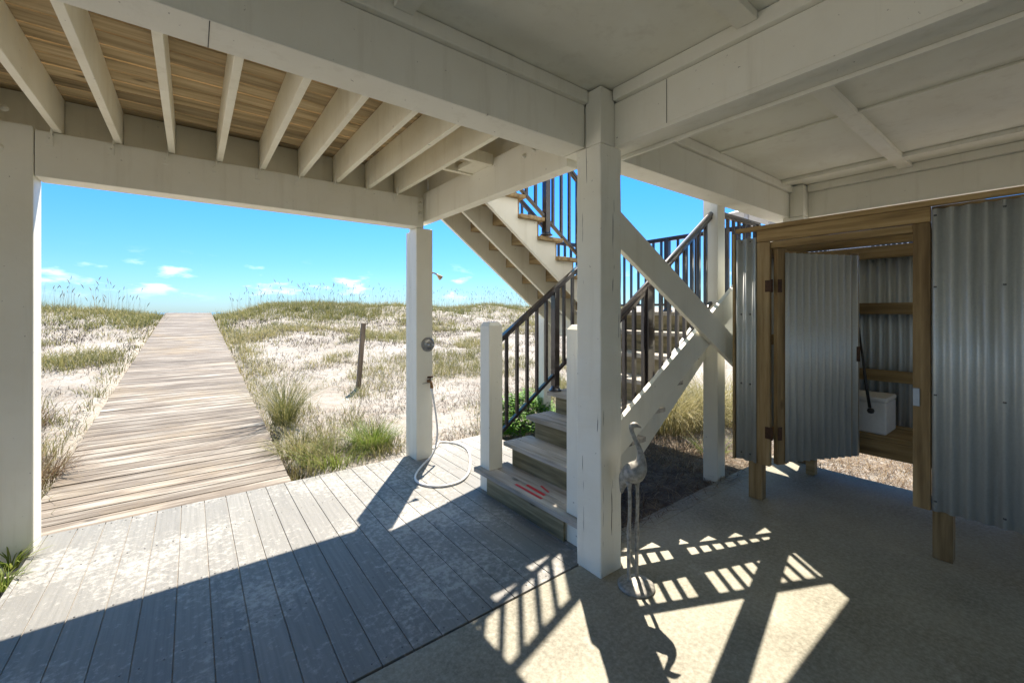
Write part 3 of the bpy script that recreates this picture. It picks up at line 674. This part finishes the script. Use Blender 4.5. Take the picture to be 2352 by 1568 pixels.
# ---------------------------------------------------------------- bird statue
BS = thing('bird_statue', (1.93, 1.42, 0), 'tall thin wading bird statue in weathered metal on a round base beside the centre post', 'statue')
rx, ry = math.cos(math.radians(37.3)), -math.sin(math.radians(37.3))      # to the right as seen from the camera
fx, fy = math.sin(math.radians(37.3)), math.cos(math.radians(37.3))
def bp_(r_, f, z): return (1.93+rx*r_+fx*f, 1.42+ry*r_+fy*f, z)
m_ = MB(); m_.lathe([(0.098, 0.0), (0.098, 0.010), (0.085, 0.018), (0.05, 0.03), (0.015, 0.042)], bp_(0.005, 0.0, 0.0), seg=36); m_.build('statue_base', M['statue'], BS)
for s_, f0 in ((-0.031, 0.0), (0.018, 0.02)):
    m_ = MB(); m_.sweep(catmull([bp_(s_-0.004, f0, 0.02), bp_(s_-0.006, f0-0.004, 0.20), bp_(s_, f0+0.012, 0.30), bp_(s_+0.001, f0, 0.45), bp_(s_-0.003, f0, 0.575)], 4), [0.010]*6+[0.011, 0.013, 0.0125, 0.010]+[0.0095]*5+[0.014, 0.022], 8); 
    for an in (-0.6, 0.0, 0.6):
        m_.sweep([bp_(s_-0.004, f0, 0.035), bp_(s_-0.004+0.05*math.cos(an), f0+0.05*math.sin(an)-0.01, 0.024)], [0.010, 0.004], 6)
    m_.build('leg', M['statue'], BS)
m_ = MB()
P = [(-0.062, 0.05, 0.49), (-0.058, 0.045, 0.53), (-0.045, 0.035, 0.575), (-0.022, 0.02, 0.605), (-0.003, 0.0, 0.625), (0.016, -0.01, 0.655), (0.026, -0.015, 0.69), (0.022, -0.016, 0.735), (0.008, -0.014, 0.78), (-0.012, -0.012, 0.825), (-0.024, -0.012, 0.858), (-0.020, -0.014, 0.882), (-0.002, -0.018, 0.886), (0.013, -0.02, 0.880), (0.026, -0.022, 0.873)]
Rr = [0.006, 0.018, 0.038, 0.054, 0.058, 0.048, 0.028, 0.017, 0.0135, 0.0115, 0.0115, 0.0165, 0.0150, 0.008, 0.002]
m_.sweep([bp_(*p) for p in catmull(P, 3)], list(np.interp(np.linspace(0, len(P)-1, (len(P)-1)*3+1), range(len(P)), Rr)), 16); m_.build('bird_body', M['statue'], BS)

# ---------------------------------------------------------------- stake
b = thing('wooden_stake', (0, 0, 0), 'weathered wooden stake standing in the sand to the right of the boardwalk', 'stake')
sx_, sy_ = 3.05*0.98, 7.0
p = gp(822, 895, 0.15); b.location = (p[0], p[1], gz(p[0], p[1])-0.05); zz = gz(p[0], p[1])
m_ = MB(); m_.bar((p[0], p[1], zz-0.1), (p[0]+0.09, p[1]-0.02, zz+1.12), 0.072, 0.072, up=(0, 1, 0)); m_.build('stake_shaft', M['stake'], b, 0.006)

# ---------------------------------------------------------------- neighbouring house
NH = thing('neighbour_house', (21.5, 8.0, 0), 'pale house on stilts with grey roof far behind the stair landing', 'house')
def nb(name, mat, *a, **k): return solid(name, mat, NH, *a, **k)
nb('wall', M['siding'], 20.5, 30, 2.2, 8.0, 3.2, 5.75, bevel=0)
nb('deck_floor', M['siding'], 19.0, 20.45, 2.2, 8.4, 3.05, 3.2, bevel=0)
m_ = MB(); m_._add([(18.6, 1.8, 5.78), (30.6, 1.8, 5.78), (30.6, 8.9, 5.78), (18.6, 8.9, 5.78), (21.5, 5.3, 7.2), (28, 5.3, 7.2)], [(0,1,5,4),(1,2,5),(2,3,4,5),(3,0,4),(3,2,1,0)], 0.5); m_.build('roof', M['roof'], NH)
for x, y in ((19.2, 2.5), (19.2, 5.3), (19.2, 8.1), (24, 8.0), (29.5, 8.0), (24, 2.6), (29.5, 2.6)): nb('stilt', M['siding'], x, x+0.25, y-.25, y, -0.3, 3.05, bevel=0)
for y in (2.45, 5.2, 8.25): nb('porch_post', M['siding'], 19.05, 19.2, y, y+0.15, 3.2, 5.78, bevel=0)
m_ = MB(); m_.box(19.05, 19.12, 2.2, 8.4, 4.15, 4.22)
for k in range(44): m_.box(19.07, 19.10, 2.3+k*0.14, 2.34+k*0.14, 3.25, 4.15)
m_.build('porch_railing', M['siding'], NH)
for y in (3.0, 5.6): 
    f = nb('window', M['trim'], 20.42, 20.5, y, y+1.5, 3.6, 5.3, bevel=0); 
    q = MB().box(20.40, 20.42, y+0.1, y+1.4, 3.7, 5.2).build('pane', M['glaze'], f)

# ---------------------------------------------------------------- vegetation
class Blades:
    def __init__(s): s.b = []
    def add(s, x, y, z, h, ln, az, wd, t, droop=0.0): s.b.append((x, y, z, h, ln, az, wd, t, droop))
    def build(s, name, mat, parent=None, origin=(0,0,0)):
        A = np.array(s.b, dtype=np.float64)
        if parent is not None: origin = parent.location
        x, y, z, h, ln, az, wd, t, dr = A.T
        n_ = len(A); lv = np.array([0, 0.36, 0.70, 1.0]); prof = np.array([1.0, 0.85, 0.55, 0.08])
        tw = az+math.pi/2+rng.uniform(-0.7, 0.7, n_)
        co = np.zeros((n_, 8, 3))
        for i, s_ in enumerate(lv):
            out = ln*s_**1.8; up = h*(s_-dr*s_**2.6)
            cx = x+np.cos(az)*out-origin[0]; cy = y+np.sin(az)*out-origin[1]; cz = z+up-origin[2]
            for j, sg in enumerate((-1, 1)):
                co[:, 2*i+j, 0] = cx+sg*np.cos(tw)*wd*prof[i]; co[:, 2*i+j, 1] = cy+sg*np.sin(tw)*wd*prof[i]; co[:, 2*i+j, 2] = cz
        base = (np.arange(n_)*8)[:, None]
        q = np.array([0,1,3,2, 2,3,5,4, 4,5,7,6])[None, :]+base
        me = bpy.data.meshes.new(name); nf = n_*3
        me.vertices.add(n_*8); me.vertices.foreach_set('co', co.ravel())
        me.loops.add(nf*4); me.loops.foreach_set('vertex_index', q.ravel().astype(np.int32))
        me.polygons.add(nf); me.polygons.foreach_set('loop_start', (np.arange(nf)*4).astype(np.int32)); me.polygons.foreach_set('loop_total', np.full(nf, 4, dtype=np.int32))
        me.update(calc_edges=True)
        at = me.attributes.new('tint', 'FLOAT', 'FACE'); at.data.foreach_set('value', np.repeat(t, 3).astype(np.float32))
        me.materials.append(mat); o = bpy.data.objects.new(name, me); C.objects.link(o)
        if parent is not None: o.parent = parent
        else: o.location = origin
        return o
def tuft(B, x, y, n_, h, r_, t0, t1, wd=0.003, lean=0.6, droop=0.15, z=None):
    z = gz(x, y)-0.02 if z is None else z
    for _ in range(n_):
        az = U(0, 6.283); d = r_*math.sqrt(R()); hh = h*U(0.5, 1.1); 
        B.add(x+d*math.cos(az), y+d*math.sin(az), z, hh, hh*lean*U(0.3, 1.3), az+U(-.6, .6), wd*U(0.7, 1.3), U(t0, t1), droop*U(0, 2))
def on_walk(x, y, m=0.06): return -0.925-m < x < 0.705+m and y < 23.8
def visible(x, y):
    th = math.radians(37.3); f = x*math.sin(th)+y*math.cos(th)
    if f < 0.5: return False
    a = (x*math.cos(th)-y*math.sin(th))/f; return -1.35 < a < 1.3
G = Blades(); Lt = Blades()
def dens(x, y):
    n1 = noise.noise(Vector((x*0.42+5, y*0.42, 0.3))); n2 = noise.noise(Vector((x*1.3, y*1.3, 4.4)))
    d = 0.05+0.95*sst(n1+0.5*n2, -0.12, 0.38)
    d = max(d*0.8, sst(y, 17.5, 20.5)*(0.75+0.4*n2))            # crest
    if y < 6.6: d = max(d, 0.5*(1-sst(y, 5.3, 6.6))+0.2*n2) if x < 1.9 else d*0.8
    e = abs(x-0.705); 
    if e < 0.9: d = max(d, (0.9-e)*0.8)
    e = abs(x+0.925)
    if e < 0.5: d = max(d, (0.5-e)*0.9)
    return min(1, max(0, d))
cnt = 0; tries = 0
while cnt < 9000 and tries < 160000:
    tries += 1
    f = 4.3+21.5*R()**1.25; x = U(-1.15, 1.45)*f*0.9; x = x if R() < 0.75 else U(-6, 8); y = f
    if not visible(x, y) or on_walk(x, y) or (x < 2.9 and y < 4.36) or (x < 5.2 and y < 4.36): continue
    dd = dens(x, y)
    if R() > dd: 
        continue
    far = sst(y, 6, 20)
    n_ = int(U(6, 13)); h = U(0.12, 0.32)*(1+0.25*far)*(0.7+0.5*dd)
    g0 = noise.noise(Vector((x*0.3, y*0.3, 9)))*0.5+0.5
    t0 = 0.32+0.5*g0 - (0.15 if y > 17 else 0)
    tuft(G, x, y, n_, h, U(0.05, 0.16)*(1+far), max(0, t0-0.25), min(1, t0+0.35), 0.0035*(1+1.6*far), 0.8, 0.2)
    cnt += 1
tag(G.build('dune_grass', M['grass']), kind='stuff')
for _ in range(150000):
    f = 4.35+15*R()**1.3; x = U(-1.15, 1.5)*f*0.9
    if not visible(x, f) or on_walk(x, f, 0) or (x < 2.9 and f < 4.36): continue
    k = noise.noise(Vector((x*0.9, f*0.9, 2.2)))+noise.noise(Vector((x*3, f*3, 1.2)))*0.5
    if R() > 0.5+k*1.2: continue
    far = sst(f, 6, 18)
    Lt.add(x, f, gz(x, f)+0.004, U(0.005, 0.09)*(1+far), U(0.02, 0.13)*(1+0.6*far), U(0, 6.283), 0.0032*(1+1.6*far), R(), U(0, 0.8))
tag(Lt.build('dune_litter', M['litter']), kind='stuff')
# dry litter and straw beneath the stairs and beyond the stall
Ls = Blades()
for _ in range(15000):
    x = U(2.05, 7.5); y = U(1.78, 4.4) if x < 5.15 else U(-0.8, 4.4)
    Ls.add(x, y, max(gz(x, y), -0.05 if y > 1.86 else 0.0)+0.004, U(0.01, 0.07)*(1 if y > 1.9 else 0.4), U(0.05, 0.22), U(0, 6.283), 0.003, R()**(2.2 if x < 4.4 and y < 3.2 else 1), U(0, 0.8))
for _ in range(3600):
    x = U(4.80, 6.6); y = U(-0.3, 1.8); Ls.add(x, y, gz(x, y)+0.004, U(0.03, 0.12), U(0.1, 0.25), U(0, 6.283), 0.003, U(0.1, 1), U(0, 0.6))
tag(Ls.build('straw_litter', M['dry']), kind='stuff')
# sea oats on the crest
O = Blades(); heads = MB()
for _ in range(1600):
    y = U(20.5, 25.5); x = U(-12, 22)
    if not visible(x, y) or abs(x+0.11) < 1.5: continue
    z = gz(x, y); h = U(0.5, 1.3)*(1.0 if x < -2 or x > 3 else 0.9); az = U(0, 6.28); ln = U(0.02, 0.3)
    O.add(x, y, z, h, ln, az, 0.0042, U(0.2, 1), 0.03)
    if R() < 0.33:
        tx = x+math.cos(az)*ln; ty = y+math.sin(az)*ln; tz = z+h*0.97
        k = U(0.12, 0.22)
        heads.sweep([(tx, ty, tz-k*0.2), (tx+0.2*k*math.cos(az), ty+0.2*k*math.sin(az), tz+k*0.3), (tx+0.5*k*math.cos(az), ty+0.5*k*math.sin(az), tz+k*0.8)], [0.004, 0.015, 0.003], 5, U(0.2, 1), flat=0.6)
oo = tag(O.build('sea_oats', M['oats']), kind='stuff'); heads.build('seed_heads', M['oats'], oo)
# single clumps
def clump(name, x, y, label, mat, n_, h, r_, t0, t1, wd=0.003, lean=0.6, droop=0.2, z=None, cat='grass clump', group='grass clumps around the house'):
    zz = gz(x, y) if z is None else z
    t = thing(name, (x, y, zz), label, cat, group); B = Blades(); tuft(B, x, y, n_, h, r_, t0, t1, wd, lean, droop, zz-0.02); B.build('blades', mat, t); return t
p = gp(640, 985)
clump('grass_clump', 0.93, 6.0, 'tall wiry dark grass clump at the right edge of the boardwalk', M['grass'], 330, 0.85, 0.12, 0, 0.8, 0.0028, 1.05, 0.22)
clump('grass_clump', 1.62, 4.72, 'bright green grass clump against the foot of the post with the shower valve', M['green'], 520, 0.34, 0.20, 0.1, 0.9, 0.003, 0.9, 0.25)
clump('grass_clump', 1.15, 4.55, 'low yellow green grass spreading at the deck edge between boardwalk and post', M['green'], 420, 0.22, 0.30, 0.3, 1, 0.003, 1.0, 0.3)
clump('grass_clump', 0.92, 4.95, 'pale mixed grass spilling over the near right corner of the boardwalk', M['grass'], 420, 0.26, 0.26, 0.2, 0.9, 0.003, 1.1, 0.35)
clump('grass_clump', -1.25, 5.4, 'brown dry grass clump left of the boardwalk beside the left post', M['dry'], 700, 0.34, 0.36, 0, 1, 0.003, 1.0, 0.3)
clump('grass_clump', -1.55, 7.2, 'reddish dry grass tuft left of the boardwalk', M['dry'], 300, 0.35, 0.25, 0, .8, 0.003, 0.9, 0.2)
clump('grass_clump', -0.865, 3.84, 'small green weed with wide blades at the foot of the left post', M['green'], 34, 0.19, 0.03, 0.4, 1, 0.006, 1.1, 0.3, z=-0.03)
clump('grass_clump', -0.845, 3.60, 'dry yellow green grass along the left edge of the grey deck', M['green'], 130, 0.12, 0.06, 0.4, 1, 0.0035, 1.0, 0.4, z=-0.03)
clump('grass_clump', 5.1, 3.35, 'straw coloured drooping grass mound behind the stairs', M['grass'], 1900, 0.95, 0.55, 0.5, 1.0, 0.0035, 1.0, 0.45)
clump('grass_clump', 6.1, 3.1, 'straw grass mound beyond the white landing post next to the stall', M['grass'], 1500, 0.9, 0.55, 0.5, 1.0, 0.0035, 1.0, 0.4)
clump('grass_clump', 3.1, 2.75, 'sparse green weeds in the shade under the lower flight', M['green'], 60, 0.14, 0.16, 0.0, 0.6, 0.004, 1.0, 0.3)
clump('grass_clump', 4.1, 2.45, 'low tangle of dry stems in the shade beneath the landing', M['dry'], 260, 0.16, 0.35, 0.2, 1.0, 0.003, 1.4, 0.4)
clump('grass_clump', 4.55, 2.35, 'small fresh green weeds beside the white landing post', M['green'], 120, 0.22, 0.16, 0.2, 1, 0.004, 0.9, 0.3)
# leafy bush beside the stairs
BU = thing('leafy_bush', (3.42, 4.15, 0), 'bright green leafy bush growing beside the lower flight of stairs', 'bush')
B = Blades()
for _ in range(5200):
    a = U(0, 6.28); e = math.acos(U(0, 1)); rr = U(0.5, 1.0)**0.5*(0.42+0.14*noise.noise(Vector((math.cos(a)*2, math.sin(a)*2, e*2))))
    x = 3.42+rr*1.25*math.cos(a)*math.sin(e); y = 4.25+rr*math.sin(a)*math.sin(e)*0.9; z = 0.02+rr*math.cos(e)*1.0
    B.add(x, y, z, U(-0.01, 0.03), U(0.035, 0.07), U(0, 6.28), U(0.010, 0.018), R(), U(0, 1))
B.build('foliage', M['leaf'], BU)
m_ = MB()
for _ in range(16):
    a = U(0, 6.28); q = U(0.1, 0.42); m_.sweep([(3.42+U(-.08, .08), 4.25+U(-.08, .08), -0.05), (3.42+q*0.6*math.cos(a), 4.25+q*0.6*math.sin(a), 0.2), (3.42+q*math.cos(a), 4.25+q*math.sin(a), 0.36)], [0.008, 0.005, 0.002], 5)
m_.build('stem', M['stake'], BU)
